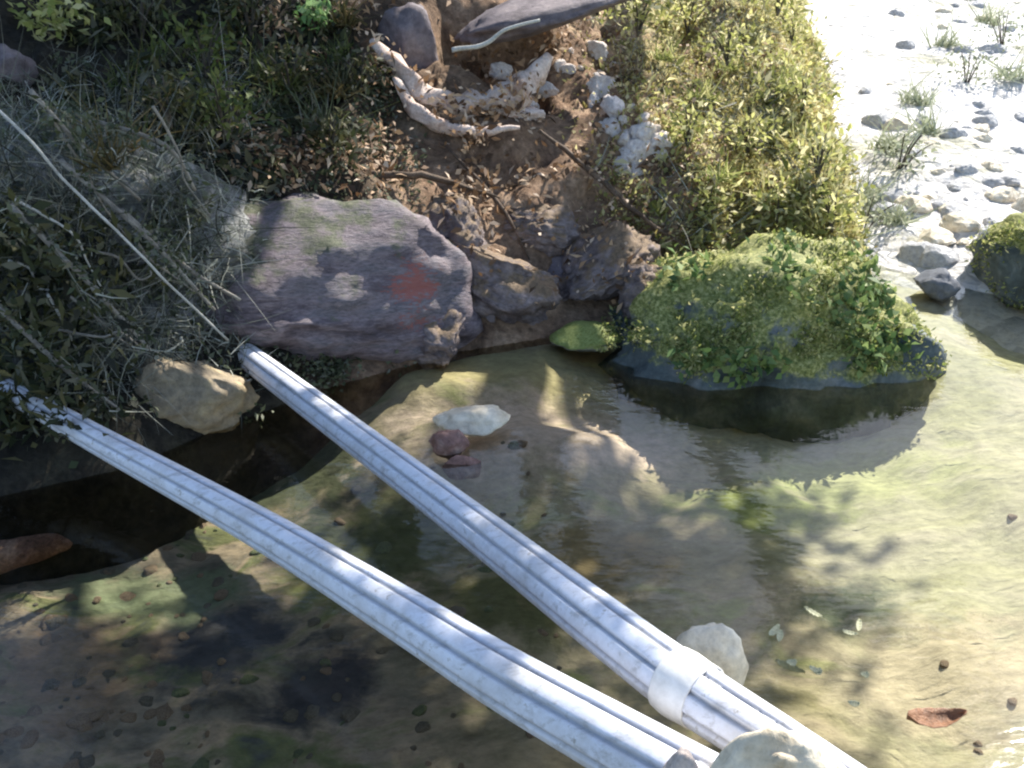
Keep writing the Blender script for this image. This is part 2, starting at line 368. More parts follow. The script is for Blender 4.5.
V = np.array([(x, y, -1.2) for y in gx for x in gx]); idx = np.arange(441).reshape(21, 21)
Q = np.stack([idx[:-1, :-1], idx[:-1, 1:], idx[1:, 1:], idx[1:, :-1]], -1).reshape(-1, 4)
tag(link('ground', np_mesh('ground', V, Q), M['earth']), kind='structure')
V = np.array([(-6, -.5, 0), (6, -.5, 0), (6, 8, 0), (-6, 8, 0)])
tag(link('water', np_mesh('water', V, [[0, 1, 2, 3]]), M['water']), kind='structure')

# ------------------------------------------------------------ rocks
def rock_mesh(name, size, seed, sub=5, rough=.22, cuts=5, fine=.05, strata=0):
    rnd = random.Random(seed); bm = bmesh.new(); bmesh.ops.create_icosphere(bm, subdivisions=sub, radius=1)
    off = Vector((seed * 3.7, seed * 1.3, seed * 7.9))
    planes = []
    for _ in range(cuts):
        n = Vector((rnd.gauss(0, 1), rnd.gauss(0, 1), rnd.gauss(0, 1))).normalized(); planes.append((n, rnd.uniform(.55, .85)))
    for v in bm.verts:
        d = v.co.normalized(); p = d * (1 + rough * fbm(d * 1.5 + off, 3))
        for n, h in planes:
            k = p.dot(n) - h
            if k > 0: p -= n * k * .85
        p += d * fine * fbm(d * 5 + off, 4, gain=.6)
        if strata: p.y += .05 * noise.noise(Vector((d.x * 1.2, d.y, d.z * strata)) + off); 
        v.co = Vector((p.x * size[0], p.y * size[1], p.z * size[2]))
    me = bpy.data.meshes.new(name); bm.to_mesh(me); bm.free(); return me
def rock(name, loc, size, mat, seed, label, cat='rock', rot=(0, 0, 0), group=None, **kw):
    o = link(name, rock_mesh(name, size, seed, **kw), M[mat]); o.location = loc; o.rotation_euler = [R(a) for a in rot]
    return tag(o, label, cat, group)
def vnear(p, dz=0): return Vector((p.x, p.y, p.z + dz))

slab = rock('slab_rock', onz(308, 330, .20) + Vector((0, .36, -.05)), (.585, .50, .40), 'slab', 4,
     'large flat purple grey rock slab with a rust red stain at its right end', rot=(-12, 2, 4), cuts=5, rough=.12, fine=.05)
boulder = rock('mossy_boulder', onz(788, 392, 0) + Vector((.0, .42, -.10)), (.64, .42, .46), 'mossrock', 11,
     'big moss covered green boulder standing in the water in front of the bank', 'boulder', rot=(0, 3, 0), cuts=0, rough=.2, fine=.09)
lichen = rock('lichen_boulder', ony(60, 250, 3.05) + Vector((-.1, .25, -.1)), (.72, .5, .55), 'greyrock', 21,
     'big speckled grey lichen boulder above the upper pipe ends at the left edge', 'boulder', rot=(0, 28, 10), cuts=5, rough=.2, fine=.07)
rock('tan_rock', onz(197, 388, .09) + Vector((0, -.04, 0)), (.20, .14, .15), 'tan', 31, 'tan rock lodged between the two grey pipes at the shaded bank', rot=(0, 18, 20))
rock('mossy_stone', onz(918, 372, .04) + Vector((0, .12, 0)), (.13, .12, .13), 'mossrock', 13, 'small mossy stone at the right end of the big mossy boulder', 'stone', sub=4)
rock('flat_mossy_stone', onz(588, 338, .03), (.13, .10, .05), 'darkmoss', 34, 'low flat stone with yellow green moss beside the big mossy boulder', 'stone', sub=4)
rock('grey_stone', onz(655, 318, .05) + Vector((0, .1, 0)), (.16, .13, .12), 'bluerock', 36, 'blue grey stone touching the left side of the big mossy boulder', 'stone', sub=4)
rock('violet_stone', onz(480, 320, .06) + Vector((0, .12, 0)), (.19, .15, .15), 'violet', 37, 'dark violet stone at the waterline right of the red stained slab', 'stone', sub=4)
rock('violet_stone', onz(548, 300, .08) + Vector((0, .14, 0)), (.17, .15, .14), 'violet', 38, 'violet grey stone behind the low flat moss topped stone', 'stone', sub=4)
for k, (px, py, y, sz, lab) in enumerate(((500, 285, 3.68, (.27, .2, .16), 'large mauve rock in the lower bank just right of the red stained slab'), (600, 268, 3.80, (.26, .2, .13), 'large mauve rock in the lower bank left of the mossy boulder top'),
        (545, 235, 3.95, (.22, .18, .12), 'mauve rock higher in the bank, uppermost of the mauve rocks'), (455, 240, 3.8, (.17, .16, .15), 'mauve rock above the red stain behind the slab'), (650, 290, 3.68, (.16, .14, .14), 'mauve rock squeezed against the left of the mossy boulder'),
        (425, 335, 3.42, (.2, .16, .12), 'dark mauve rock at the foot of the slab by the water'))):
    rock('mauve_rock', ony(px, py, y), sz, 'mauverock', 400 + k, lab, rot=(-15, (-1) ** k * 22, 25 * k), cuts=9, rough=.3, fine=.10)
rock('white_stone', onz(474, 420, .025), (.125, .07, .045), 'white', 41, 'bright white flat stone breaking the water beside the far pipe', 'stone', sub=4, cuts=3)
rock('reddish_stone', onz(452, 444, .015), (.065, .05, .045), 'redrock', 43, 'small reddish stone in the water just below the bright white one', 'stone', sub=4)
rock('reddish_stone', onz(463, 466, -.02), (.065, .05, .04), 'redrock', 44, 'small dark red stone half sunken nearest the far pipe', 'stone', sub=4)
rock('support_rock', (.39, 1.06, .13), (.155, .075, .37), 'white', 51, 'big rounded cream white rock in front of the pipe ends at the bottom edge', cuts=0, rough=.10, fine=.012)
rock('end_stone', (.255, 1.09, .08), (.06, .06, .335), 'pink', 52, 'narrow pinkish brown stone wedged between the near pipe and the cream rock', 'stone', cuts=0, rough=.08, fine=.012)
rock('pale_stone', onz(708, 650, .10) + Vector((.0, .0, -.06)), (.085, .06, .13), 'white', 53, 'cream stone standing behind the far pipe beside its joint', 'stone', sub=4, cuts=0, rough=.15)
rock('mossy_rock', onz(1035, 318, 0) + Vector((.16, .3, .09)), (.36, .3, .27), 'mossrock', 61, 'mossy rock on the gravel shore at the right edge', rot=(0, 0, 30))
rock('dark_stone', onz(935, 283, .04), (.10, .09, .07), 'bluerock', 63, 'blue grey stone on the white gravel left of the mossy rock', 'stone', sub=4)
rock('hollow_rock', ony(408, 48, 4.75), (.15, .15, .2), 'violet', 81, 'violet grey rock at the top of the bank beside the dark hollow', sub=4)
rock('overhang_rock', ony(535, 14, 4.86), (.46, .34, .085), 'violet', 83, 'grey rock ledge over the dark hollow at the top of the bank', sub=4, rot=(0, -10, 0))
rubble = [rock_mesh('pale_rock', (1, .8, .8), 91 + k, sub=4, cuts=7, rough=.3, fine=.1) for k in range(5)]
for me in rubble: me.materials.append(M['palepink']); me.polygons.foreach_set('use_smooth', [True] * len(me.polygons))
rnd = random.Random(12)
for k in range(46):
    q = rnd.random(); px = 575 + 75 * q + rnd.gauss(0, 16); py = 45 + 120 * q + rnd.gauss(0, 16)
    if k > 36: px, py = rnd.uniform(500, 570), rnd.uniform(60, 110)
    y = 4.0; d = ray(px, py)
    while y < 7 and bank_z(d.x / d.y * y, y) < CAMH + d.z / d.y * y: y += .02
    o = bpy.data.objects.new('pale_rock', rubble[k % 5]); COL.objects.link(o)
    sc = rnd.choice((.025, .035, .045, .06, .075)); o.scale = (sc, sc * rnd.uniform(.7, 1), sc * rnd.uniform(.7, 1.3)); o.location = ony(px, py, y); o.rotation_euler = (rnd.uniform(-.5, .5), rnd.uniform(-.5, .5), rnd.uniform(0, 6.3))
    tag(o, 'pale pinkish rock in the sunlit rubble streak at the top middle of the bank', 'rock', 'pale rocks on the bank')
rock('mauve_rock', ony(5, 72, 3.75), (.1, .08, .09), 'violet', 97, 'mauve grey rock at the top left edge of the picture', sub=4)

# cobbles on the bed
rnd = random.Random(5)
protos = [(rock_mesh('cobble', (1, .8, .55), 200 + k, sub=3, cuts=4), ['cobble_dark', 'cobble_brown', 'algae'][k % 3]) for k in range(9)]
for me, m in protos: me.materials.append(M[m]); me.polygons.foreach_set('use_smooth', [True] * len(me.polygons))
n = 0
while n < 260:
    px, py = rnd.uniform(-20, 560), rnd.uniform(470, 800)
    if py < 520 + .0 * px and px < 150: continue
    if px > 220 and rnd.random() < .7: continue
    p = onz(px, py, -.2); z = bed_z(p.x, p.y)
    me, m = protos[rnd.randrange(9)]
    if px < 140 and m == 'algae': continue
    o = bpy.data.objects.new('cobble', me); COL.objects.link(o)
    s = .009 + .028 * rnd.random() ** 2.5; o.scale = (s, s, s); o.location = (p.x, p.y, z - s * .22); o.rotation_euler = (rnd.uniform(-.3, .3), rnd.uniform(-.3, .3), rnd.uniform(0, 6.3))
    lab = {'cobble_dark': 'small dark grey cobble under the shaded water below the pipes', 'cobble_brown': 'small brown cobble under the shaded water below the pipes',
           'algae': 'small green grey cobble under the shaded water below the pipes'}[m]
    tag(o, lab, 'cobble', 'cobbles under the shaded water'); n += 1
n = 0
while n < 12:
    px, py = rnd.uniform(560, 1040), rnd.uniform(520, 790)
    p = onz(px, py, -.15); z = bed_z(p.x, p.y); me, m = protos[rnd.randrange(9)]
    if m != 'cobble_brown': continue
    o = bpy.data.objects.new('cobble', me); COL.objects.link(o)
    s = rnd.uniform(.008, .02); o.scale = (s, s, s); o.location = (p.x, p.y, z + s * .1); o.rotation_euler = (0, 0, rnd.uniform(0, 6.3))
    tag(o, 'small brown pebble under the sunny water' if m == 'cobble_brown' else 'small greenish pebble under the sunny water', 'pebble', 'pebbles under the sunny water'); n += 1
# stones on the bar
n = 0
while n < 150:
    px, py = rnd.uniform(820, 1040), rnd.uniform(-5, 290) ** 1.0
    p = onz(px, py, .25)
    if sdist(np.array([p.x]), np.array([p.y]))[0] > -.1 or p.y > 12: continue
    z = bar_z(p.x, p.y) - .012
    if z < .02: continue
    me, m = protos[rnd.randrange(9)]
    if n == 0:
        gp = [rock_mesh('gravel_stone', (1, .85, .6), 300 + k, sub=3, cuts=4) for k in range(4)]
        for g_, mm in zip(gp, ('white', 'white', 'gravelgrey', 'gravelgrey')): g_.materials.append(M[mm])
    k = rnd.randrange(4); o = bpy.data.objects.new('gravel_stone', gp[k]); COL.objects.link(o)
    s = .02 + .09 * rnd.random() ** 2.5; o.scale = (s, s, s); o.location = (p.x, p.y, z + s * .1); o.rotation_euler = (0, 0, rnd.uniform(0, 6.3))
    tag(o, ['white stone on the sunlit gravel bar', 'white stone on the sunlit gravel bar', 'grey stone on the sunlit gravel bar', 'grey stone on the sunlit gravel bar'][k], 'stone', 'stones on the gravel bar'); n += 1

# ------------------------------------------------------------ tubes: pipes, sticks, roots
def tube_mesh(name, pts, rad, segs=20, flute=0., nfl=9, wall=0., sub=6, wob=0., seed=0):
    """smooth tube along pts; rad one radius per point; fluted lengthwise; wall>0 gives an open end with thickness"""
    P = [Vector(p) for p in pts]; n = len(P); path = []; rr = []
    for i in range(n - 1):
        p0, p1, p2, p3 = P[max(i - 1, 0)], P[i], P[i + 1], P[min(i + 2, n - 1)]
        for k in range(sub):
            q = k / sub
            path.append(.5 * ((2 * p1) + (p2 - p0) * q + (2 * p0 - 5 * p1 + 4 * p2 - p3) * q * q + (3 * p1 - p0 - 3 * p2 + p3) * q ** 3))
            rr.append(rad[i] + (rad[i + 1] - rad[i]) * q)
    path.append(P[-1]); rr.append(rad[-1]); m = len(path)
    rings = []
    def ring(c, tdir, r, fl):
        x = tdir.cross(Vector((0, 0, 1)));
        x = x.normalized() if x.length > 1e-4 else Vector((1, 0, 0)); y = x.cross(tdir).normalized()
        out = []
        for s in range(segs):
            a = 2 * math.pi * s / segs; q = r * (1 + fl * (.5 - 2.2 * max(0, math.cos(nfl * a)) ** 5)) if fl else r
            v = c + x * (math.cos(a) * q) + y * (math.sin(a) * q)
            if wob: v += Vector((noise.noise(v * 14 + Vector((seed, 0, 0))), noise.noise(v * 14 + Vector((0, seed, 0))), noise.noise(v * 14 + Vector((0, 0, seed))))) * wob * r
            out.append(v)
        return out
    T = [(path[min(i + 1, m - 1)] - path[max(i - 1, 0)]).normalized() for i in range(m)]
    for i in range(m): rings.append(ring(path[i], T[i], rr[i], flute))
    if wall:
        for i in range(m - 1, -1, -1): rings.append(ring(path[i], T[i], rr[i] - wall, 0))
    Vv = [v for rg in rings for v in rg]; Fq = []
    nr = len(rings)
    for i in range(nr if wall else nr - 1):
        j = (i + 1) % nr
        for s in range(segs):
            s2 = (s + 1) % segs; Fq.append((i * segs + s, i * segs + s2, j * segs + s2, j * segs + s))
    me = np_mesh(name, [tuple(v) for v in Vv], Fq)
    if flute:                                   # darker tone along the lengthwise grooves
        at = me.attributes.new('groove_dark', 'FLOAT', 'POINT')
        at.data.foreach_set('value', [max(0, math.cos(nfl * 2 * math.pi * (i % segs) / segs)) ** 4 for i in range(len(Vv))])
    if not wall:
        bm = bmesh.new(); bm.from_mesh(me); bm.verts.ensure_lookup_table()
        for st in (0, (nr - 1) * segs):
            try: bm.faces.new([bm.verts[st + s] for s in range(segs)])
            except Exception: pass
        bmesh.ops.recalc_face_normals(bm, faces=bm.faces); bm.to_mesh(me); bm.free()
    else:
        bm = bmesh.new(); bm.from_mesh(me); bmesh.ops.recalc_face_normals(bm, faces=bm.faces); bm.to_mesh(me); bm.free()
    return me

near = [onz(-70, 352, .27), onz(30, 402, .22), onz(100, 441, .18), onz(256, 526, .18), onz(400, 613, .24), onz(500, 676, .26), onz(600, 733, .29), onz(710, 794, .31)]
o = empty('drain_pipe', near[-1])
def local(pts, o): return [Vector(p) - Vector(o.location) for p in pts]
link('pipe_tube', tube_mesh('pipe_tube', local(near, o), [.030, .034, .039, .047, .053, .057, .059, .060], 112, .06, 8, .009), M['plastic'], o)
tag(o, 'nearer grey ribbed plastic pipe running from the left edge to the cream white rock', 'pipe', 'grey pipes over the pool')
far = [onz(165, 296, .18), onz(232, 345, .15), onz(295, 392, .14), onz(450, 508, .18), onz(600, 623, .27), onz(690, 690, .31), onz(790, 755, .32), onz(900, 832, .34)]
o = empty('drain_pipe', far[0])
link('pipe_tube', tube_mesh('pipe_tube', local(far, o), [.036, .041, .045, .050, .055, .056, .050, .050], 112, .06, 8, .009), M['plastic'], o)
a, b = far[5], far[6]; dr = (b - a).normalized()
link('pipe_collar', tube_mesh('pipe_collar', local([a - dr * .045, a - dr * .02, a + dr * .01, a + dr * .03], o), [.0605, .0625, .061, .0615], 48, 0, 9, .004, wob=.035), M['tape'], o)
tag(o, 'farther grey ribbed plastic pipe with a white taped joint at its near end', 'pipe', 'grey pipes over the pool')

def stick(name, pts, r0, r1, mat, label, cat, group=None, seed=0, wob=.35, segs=9, ends=1.):
    P = [Vector(p) for p in pts]; o0 = P[0].copy(); n = len(P)
    me = tube_mesh(name, [p - o0 for p in P], [(r0 + (r1 - r0) * i / (n - 1)) * (ends if i in (0, n - 1) else 1) for i in range(n)], segs, 0, 1, 0, 7, wob, seed)
    o = link(name, me, M[mat]); o.location = o0; return tag(o, label, cat, group)
stick('bleached_stick', [ony(-30, 85, 2.75), ony(24, 134, 2.68), ony(62, 178, 2.67), ony(112, 226, 2.66), ony(168, 283, 2.70), ony(228, 340, 2.85)], .0042, .0035, 'palestick', 'long bleached stick leaning over the lichen boulder down to the far pipe', 'stick')
stk = [((10, 205), (90, 285), (150, 350), 2.63, 'thin grey stick lying below the long bleached stick'), ((60, 160), (150, 240), (215, 310), 2.78, 'thin grey stick lying above the long bleached stick'),
       ((90, 120), (165, 145), (195, 190), 2.95, 'short curved grey stick at the top of the lichen boulder'), ((-10, 300), (60, 365), (120, 410), 2.6, 'dark grey stick just above the near pipe'),
       ((30, 90), (75, 140), (140, 200), 2.85, 'grey stick crossing the top left boulder'), ((120, 210), (190, 270), (240, 300), 2.85, 'grey stick ending on the purple slab')]
for k, (a, b, c_, y, lab) in enumerate(stk):
    stick('dead_stick', [ony(*a, y), ony(*b, y - .02), ony(*c_, y + .04)], .008, .005, 'wood', lab, 'stick', 'dead sticks on the left bank', seed=k)
rt = [([(372, 40, 4.5), (402, 72, 4.42), (432, 100, 4.38), (480, 104, 4.4), (522, 88, 4.45), (548, 58, 4.6)], .035, .06, 'root', 'pale sunlit root curving under the dark hollow in the bank'),
      ([(395, 78, 4.36), (420, 118, 4.26), (470, 130, 4.22), (520, 128, 4.22)], .035, .022, 'root', 'reddish root just below the pale sunlit one'),
      ([(300, 150, 3.95), (360, 172, 3.9), (430, 178, 3.9), (500, 198, 3.92)], .02, .01, 'rootdark', 'dark root along the top of the purple slab'),
      ([(540, 130, 4.2), (590, 170, 4.1), (640, 215, 4.0), (690, 250, 3.95)], .016, .008, 'rootdark', 'dark root sloping down the brown bank to the mossy boulder'),
      ([(450, 150, 4.15), (500, 205, 3.95), (530, 260, 3.8)], .014, .006, 'rootdark', 'thin dark root hanging down the brown bank')]
for k, (pp, r0, r1, m, lab) in enumerate(rt):
    stick('exposed_root', [ony(*p) for p in pp], r0, r1, m, lab, 'root', 'roots in the bank', seed=20 + k, segs=16, wob=.95, ends=.35)
rock('root_ledge', ony(462, 112, 4.5), (.33, .14, .075), 'root', 450, 'ragged pinkish tan ledge in the bank under the pale roots', 'ledge', rot=(0, 4, -6), cuts=6, rough=.3, fine=.14)
stick('hollow_twig', [ony(452, 50, 4.36), ony(485, 44, 4.36), ony(505, 30, 4.38), ony(540, 20, 4.4)], .011, .006, 'palestick', 'bright bleached twig in front of the dark hollow', 'stick')
stick('sunken_log', [onz(-60, 562, -.16), onz(20, 552, -.165), onz(70, 540, -.19), onz(140, 522, -.25)], .05, .02, 'redlog', 'reddish rotten log under water at the left edge', 'log', seed=31, segs=14, wob=.5)

# ------------------------------------------------------------ leaf geometry
def quads(cent, dirs, norms, ln, wd):
    """one pointed leaf (two quads bent along the midrib) per row"""
    s = np.cross(dirs, norms); s /= np.linalg.norm(s, axis=1)[:, None] + 1e-9
    L = ln[:, None]; W = wd[:, None]; nn = norms * L * .12
    v = np.stack([cent, cent + dirs * L * .45 + s * W * .5 + nn, cent + dirs * L, cent + dirs * L * .45 - s * W * .5 + nn], 1)
    return v.reshape(-1, 3), np.arange(len(cent) * 4).reshape(-1, 4)
def blades(cent, dirs, norms, ln, wd, bend, g):
    s_ = np.cross(dirs, norms); s_ /= np.linalg.norm(s_, axis=1)[:, None] + 1e-9
    n = len(cent); b = g.normal(size=(n, 3)) * bend; pts = []; K = 5
    for k in range(K):
        u = k / (K - 1); c = cent + (dirs * u + b * u * u) * ln[:, None]
        h = (wd * .5 * (1 - .85 * u))[:, None]
        pts += [c - s_ * h, c + s_ * h]
    V = np.stack(pts, 1).reshape(-1, 3); base = (np.arange(n) * 2 * K)[:, None]
    Q = np.concatenate([base + np.array([2 * k, 2 * k + 1, 2 * k + 3, 2 * k + 2]) for k in range(K - 1)], 0)
    return V, Q
def rdir(g, n, up=0.):
    d = g.normal(size=(n, 3)); d[:, 2] += up; return d / np.linalg.norm(d, axis=1)[:, None]
def bank_points(g, n, box, keep=None):
    out = []
    ev = bpy.context.evaluated_depsgraph_get()
    bo = bpy.data.objects['bank']
    while len(out) < n:
        px, py = g.uniform(box[0], box[2]), g.uniform(box[1], box[3])
        if keep and g.random() > keep(px, py): continue
        d = ray(px, py).normalized()
        hit, loc, nor, _, _, _ = S.ray_cast(ev, Vector((0, 0, CAMH)), d)
        if hit: out.append((loc, nor, px, py))
        elif g.random() < .01: n -= 1
    return out
bpy.context.view_layer.update()
g = np.random.default_rng(3)
def scatter(name, n, box, mat, ln, wd, upright, keep=None, only=None, spread_=.02, zmin=-1, bent=False):
    pts = []
    ev = bpy.context.evaluated_depsgraph_get(); tries = 0
    while len(pts) < n and tries < n * 12:
        tries += 1
        px, py = g.uniform(box[0], box[2]), g.uniform(box[1], box[3])
        kp = 1 if keep is None else keep(px, py)
        if g.random() > kp: continue
        hit, loc, nor, _, ob, _ = S.ray_cast(ev, Vector((0, 0, CAMH)), ray(px, py).normalized())
        if not hit or loc.z < zmin + .09 * noise.noise(loc * 6) or (only and ob.name.split('.')[0] not in only): continue
        pts.append((*loc, *nor))
    a = np.array(pts); C, N = a[:, :3], a[:, 3:]
    C = C + g.normal(size=C.shape) * spread_
    k = len(C); D = rdir(g, k); D = D - N * (D * N).sum(1)[:, None] * (1 - 0) ; D = D + N * upright * g.uniform(.3, 1.4, (k, 1))
    D /= np.linalg.norm(D, axis=1)[:, None]
    Nn = N + rdir(g, k) * .5; Nn -= D * (Nn * D).sum(1)[:, None]; Nn /= np.linalg.norm(Nn, axis=1)[:, None]
    L = ln[0] + (ln[1] - ln[0]) * g.random(k) ** 1.6
    V, Q = blades(C, D, Nn, L, g.uniform(*wd, k), .45, g) if bent else quads(C, D, Nn, L, g.uniform(*wd, k))
    return tag(link(name, np_mesh(name, V, Q), M[mat], smooth=False), kind='stuff')
nzf = lambda px, py, s, o: noise.noise(Vector((px / s, py / s, o)))
scatter('leaf_litter', 5600, (225, 0, 780, 300), 'litter', (.012, .06), (.006, .026), .25, lambda x, y: (.3 + 1.3 * nzf(x, y, 45, 1)) * (.35 if y > 205 else 1), ('bank', 'exposed_root', 'mauve_rock'), .03)
scatter('moss', 16000, (560, 0, 900, 300), 'moss', (.012, .04), (.006, .016), 1.0, lambda x, y: min(1, max(.05, (x - 560) / 150)) * (.5 + 1.1 * nzf(x, y, 50, 2)), ('bank',))
scatter('boulder_moss', 7000, (600, 220, 1024, 410), 'mossgreen', (.006, .03), (.004, .014), 1.0, lambda x, y: max(.02, .3 + 2.2 * nzf(x, y, 45, 5) - .5 * math.exp(-((x - 745) / 45) ** 2 - ((y - 320) / 60) ** 2)), ('mossy_boulder', 'mossy_rock', 'mossy_stone', 'flat_mossy_stone'), .012, .05)
scatter('boulder_leaves', 900, (600, 220, 960, 400), 'boulderleaf', (.03, .06), (.015, .03), .5, lambda x, y: max(0, .15 + 1.6 * nzf(x, y, 70, 15)), ('mossy_boulder', 'mossy_stone'), .015, .08)
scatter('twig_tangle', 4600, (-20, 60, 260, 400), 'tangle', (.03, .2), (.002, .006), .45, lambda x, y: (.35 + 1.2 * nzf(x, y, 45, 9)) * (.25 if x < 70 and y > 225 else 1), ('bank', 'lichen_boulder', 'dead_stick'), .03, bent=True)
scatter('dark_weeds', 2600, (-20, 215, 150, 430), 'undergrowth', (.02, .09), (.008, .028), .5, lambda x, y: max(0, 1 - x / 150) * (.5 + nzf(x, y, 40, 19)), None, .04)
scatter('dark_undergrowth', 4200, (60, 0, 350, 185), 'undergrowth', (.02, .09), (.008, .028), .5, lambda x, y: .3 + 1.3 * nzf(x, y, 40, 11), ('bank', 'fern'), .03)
scatter('bank_stems', 1500, (580, -5, 880, 260), 'tangle', (.05, .22), (.003, .007), .9, lambda x, y: min(1, max(.1, (x - 580) / 170)) * (.3 + 1.5 * nzf(x, y, 55, 17)), ('bank',), .03, bent=True)
scatter('bank_foliage', 4200, (600, -5, 900, 260), 'bankleaf', (.015, .09), (.008, .03), .7, lambda x, y: min(1, max(.03, (x - 600) / 170)) * (.4 + 1.5 * nzf(x, y, 42, 13)), ('bank',), .035)
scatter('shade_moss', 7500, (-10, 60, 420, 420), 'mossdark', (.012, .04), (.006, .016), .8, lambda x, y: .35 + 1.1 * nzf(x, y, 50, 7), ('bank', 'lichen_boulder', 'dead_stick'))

# ------------------------------------------------------------ plants
def plant(name, loc, n, size, mat, label, cat, group=None, ln=.06, wd=.025, kind='tuft', seed=0):
    gg = np.random.default_rng(seed); o = empty(name, loc)
    if kind == 'tuft':                                       # upright blades from one base
        d = rdir(gg, n, 1.1); d[:, 2] = np.abs(d[:, 2])
        c = gg.normal(size=(n, 3)) * size * .22; c[:, 2] = 0
        V, Q = blades(c, d, rdir(gg, n), gg.uniform(.4, 1, n) * size, np.full(n, wd), .4, gg)
        link('blade_clump', np_mesh('blade_clump', V, Q), M[mat], o, False)
    else:                                                     # bushy: stems plus leaves
        for k in range(5):
            e = Vector((gg.normal() * .4, gg.normal() * .4, 1)).normalized() * size
            link('stem', tube_mesh('stem', [(0, 0, -.03), tuple(e * .5 + Vector((0, 0, .02))), tuple(e)], [.006, .004, .002], 6), M['bark'], o)
        c = gg.normal(size=(n, 3)) * size * np.array([.42, .42, .3]) + np.array([0, 0, size * .5])
        V, Q = quads(c, rdir(gg, n, .2), rdir(gg, n, 1.2), gg.uniform(.6, 1.1, n) * ln, gg.uniform(.7, 1.1, n) * wd)
        link('foliage', np_mesh('foliage', V, Q), M[mat], o, False)
    return tag(o, label, cat, group)
def onbank(px, py):
    hit, loc, *_ = S.ray_cast(bpy.context.evaluated_depsgraph_get(), Vector((0, 0, CAMH)), ray(px, py).normalized()); return loc if hit else ony(px, py, 4.5)
bpy.context.view_layer.update()
rnd = random.Random(77)
for k in range(14):
    px, py = rnd.uniform(95, 400), rnd.uniform(5, 175)
    if 165 < px < 250: py = rnd.uniform(30, 170)
    plant('fern', onbank(px, py), 70, rnd.uniform(.1, .19), ('fern', 'fernolive', 'mossdark')[k % 3], ['dark green fern tuft in the shade at the top left of the bank', 'olive brown fern tuft in the shade at the top left of the bank', 'grey green fern tuft in the shade at the top left of the bank'][k % 3],
          'fern', 'ferns on the shaded bank', wd=.010, seed=k)
for k in range(11):
    px, py = rnd.uniform(-10, 190), rnd.uniform(100, 330); a = R(rnd.uniform(20, 65)); L = rnd.uniform(60, 140); y = 2.72 + .1 * rnd.random()
    stick_pts = [ony(px + L * q * math.cos(a) + rnd.gauss(0, 5), py + L * q * math.sin(a) + rnd.gauss(0, 5), y + .05 * q) for q in (0, .25, .5, .75, 1)]
    stick('thin_twig', stick_pts, .0045, .002, 'palestick' if k % 3 == 0 else 'wood', 'thin bleached twig tangled over the lichen boulder' if k % 3 == 0 else 'thin grey twig tangled over the lichen boulder', 'twig', 'twigs over the lichen boulder', seed=70 + k)
plant('leafy_shrub', onbank(55, 40), 240, .17, 'yellowleaf', 'yellow green leafy shrub in the top left corner', 'shrub', kind='bush', seed=40, ln=.05)
plant('leafy_shrub', onbank(315, 25), 120, .09, 'brightleaf', 'small fresh green leafy plant at the top edge left of the hollow', 'shrub', kind='bush', seed=41, ln=.05)
k = 0
for px, py in ((690, 30), (730, 70), (760, 20), (700, 100), (745, 130), (785, 90), (800, 150), (720, 180), (770, 200), (665, 60), (820, 230), (640, 20)):
    plant('grass_tuft', onbank(px, py), 70, .12, ('moss', 'mossgreen')[k % 2], 'olive green tuft growing on the sunny end of the bank' if k % 2 == 0 else 'fresh green tuft growing on the sunny end of the bank', 'grass tuft', 'tufts on the sunny bank', wd=.009, seed=60 + k); k += 1
for k, (px, py, s) in enumerate(((872, 165, .2), (895, 140, .22), (915, 105, .22), (905, 180, .15), (860, 188, .13), (940, 60, .25), (985, 40, .3), (1010, 90, .25), (960, 20, .3), (930, 130, .16))):
    p = onz(px, py, .3); p.z = bar_z(p.x, p.y)
    plant('shore_tuft', p, 70, s, 'greytuft', 'grey green grass tuft growing on the white gravel', 'grass tuft', 'tufts on the gravel bar', wd=.014, seed=80 + k)

for k, (px, py, sz) in enumerate(((872, 180, .2), (902, 150, .22), (1000, 60, .3), (965, 90, .22))):
    p = onz(px, py, .3); p.z = bar_z(p.x, p.y) - .02
    plant('shore_shrub', p, 170, sz, 'greytuft', ['low grey green bush nearest the bank on the white gravel', 'low grey green bush in the middle of the white gravel', 'low grey green bush at the top right corner of the gravel', 'low grey green bush left of the corner bush on the gravel'][k], 'shrub', 'bushes on the gravel bar', kind='bush', seed=120 + k, ln=.045, wd=.02)
for k, (px, py, sz) in enumerate(((805, 40, .16), (815, 110, .17), (830, 170, .15), (845, 225, .13), (790, 10, .2), (740, 60, .16), (760, 150, .15), (700, 140, .14), (700, 30, .18), (650, 30, .16), (790, 215, .12), (720, 215, .12), (610, 15, .15))):
    plant('leafy_plant', onbank(px - 12, py), 170, sz, 'bankleaf', 'yellow green leafy plant among the moss on the sunny end of the bank', 'plant', 'leafy plants on the sunny bank', kind='bush', seed=140 + k, ln=.045, wd=.02)
for k, (px, py, sz) in enumerate(((205, 70, .2), (225, 130, .18), (140, 40, .2), (290, 90, .16), (360, 90, .15), (250, 30, .18), (170, 120, .15), (330, 150, .12))):
    plant('shade_plant', onbank(px, py), 200, sz, 'fern' if k in (0, 1) else 'undergrowth', 'mid green leafy plant in the dark undergrowth' if k in (0, 1) else 'very dark leafy plant in the shade at the top left', 'plant', 'leafy plants in the shade', kind='bush', seed=170 + k, ln=.05, wd=.018)
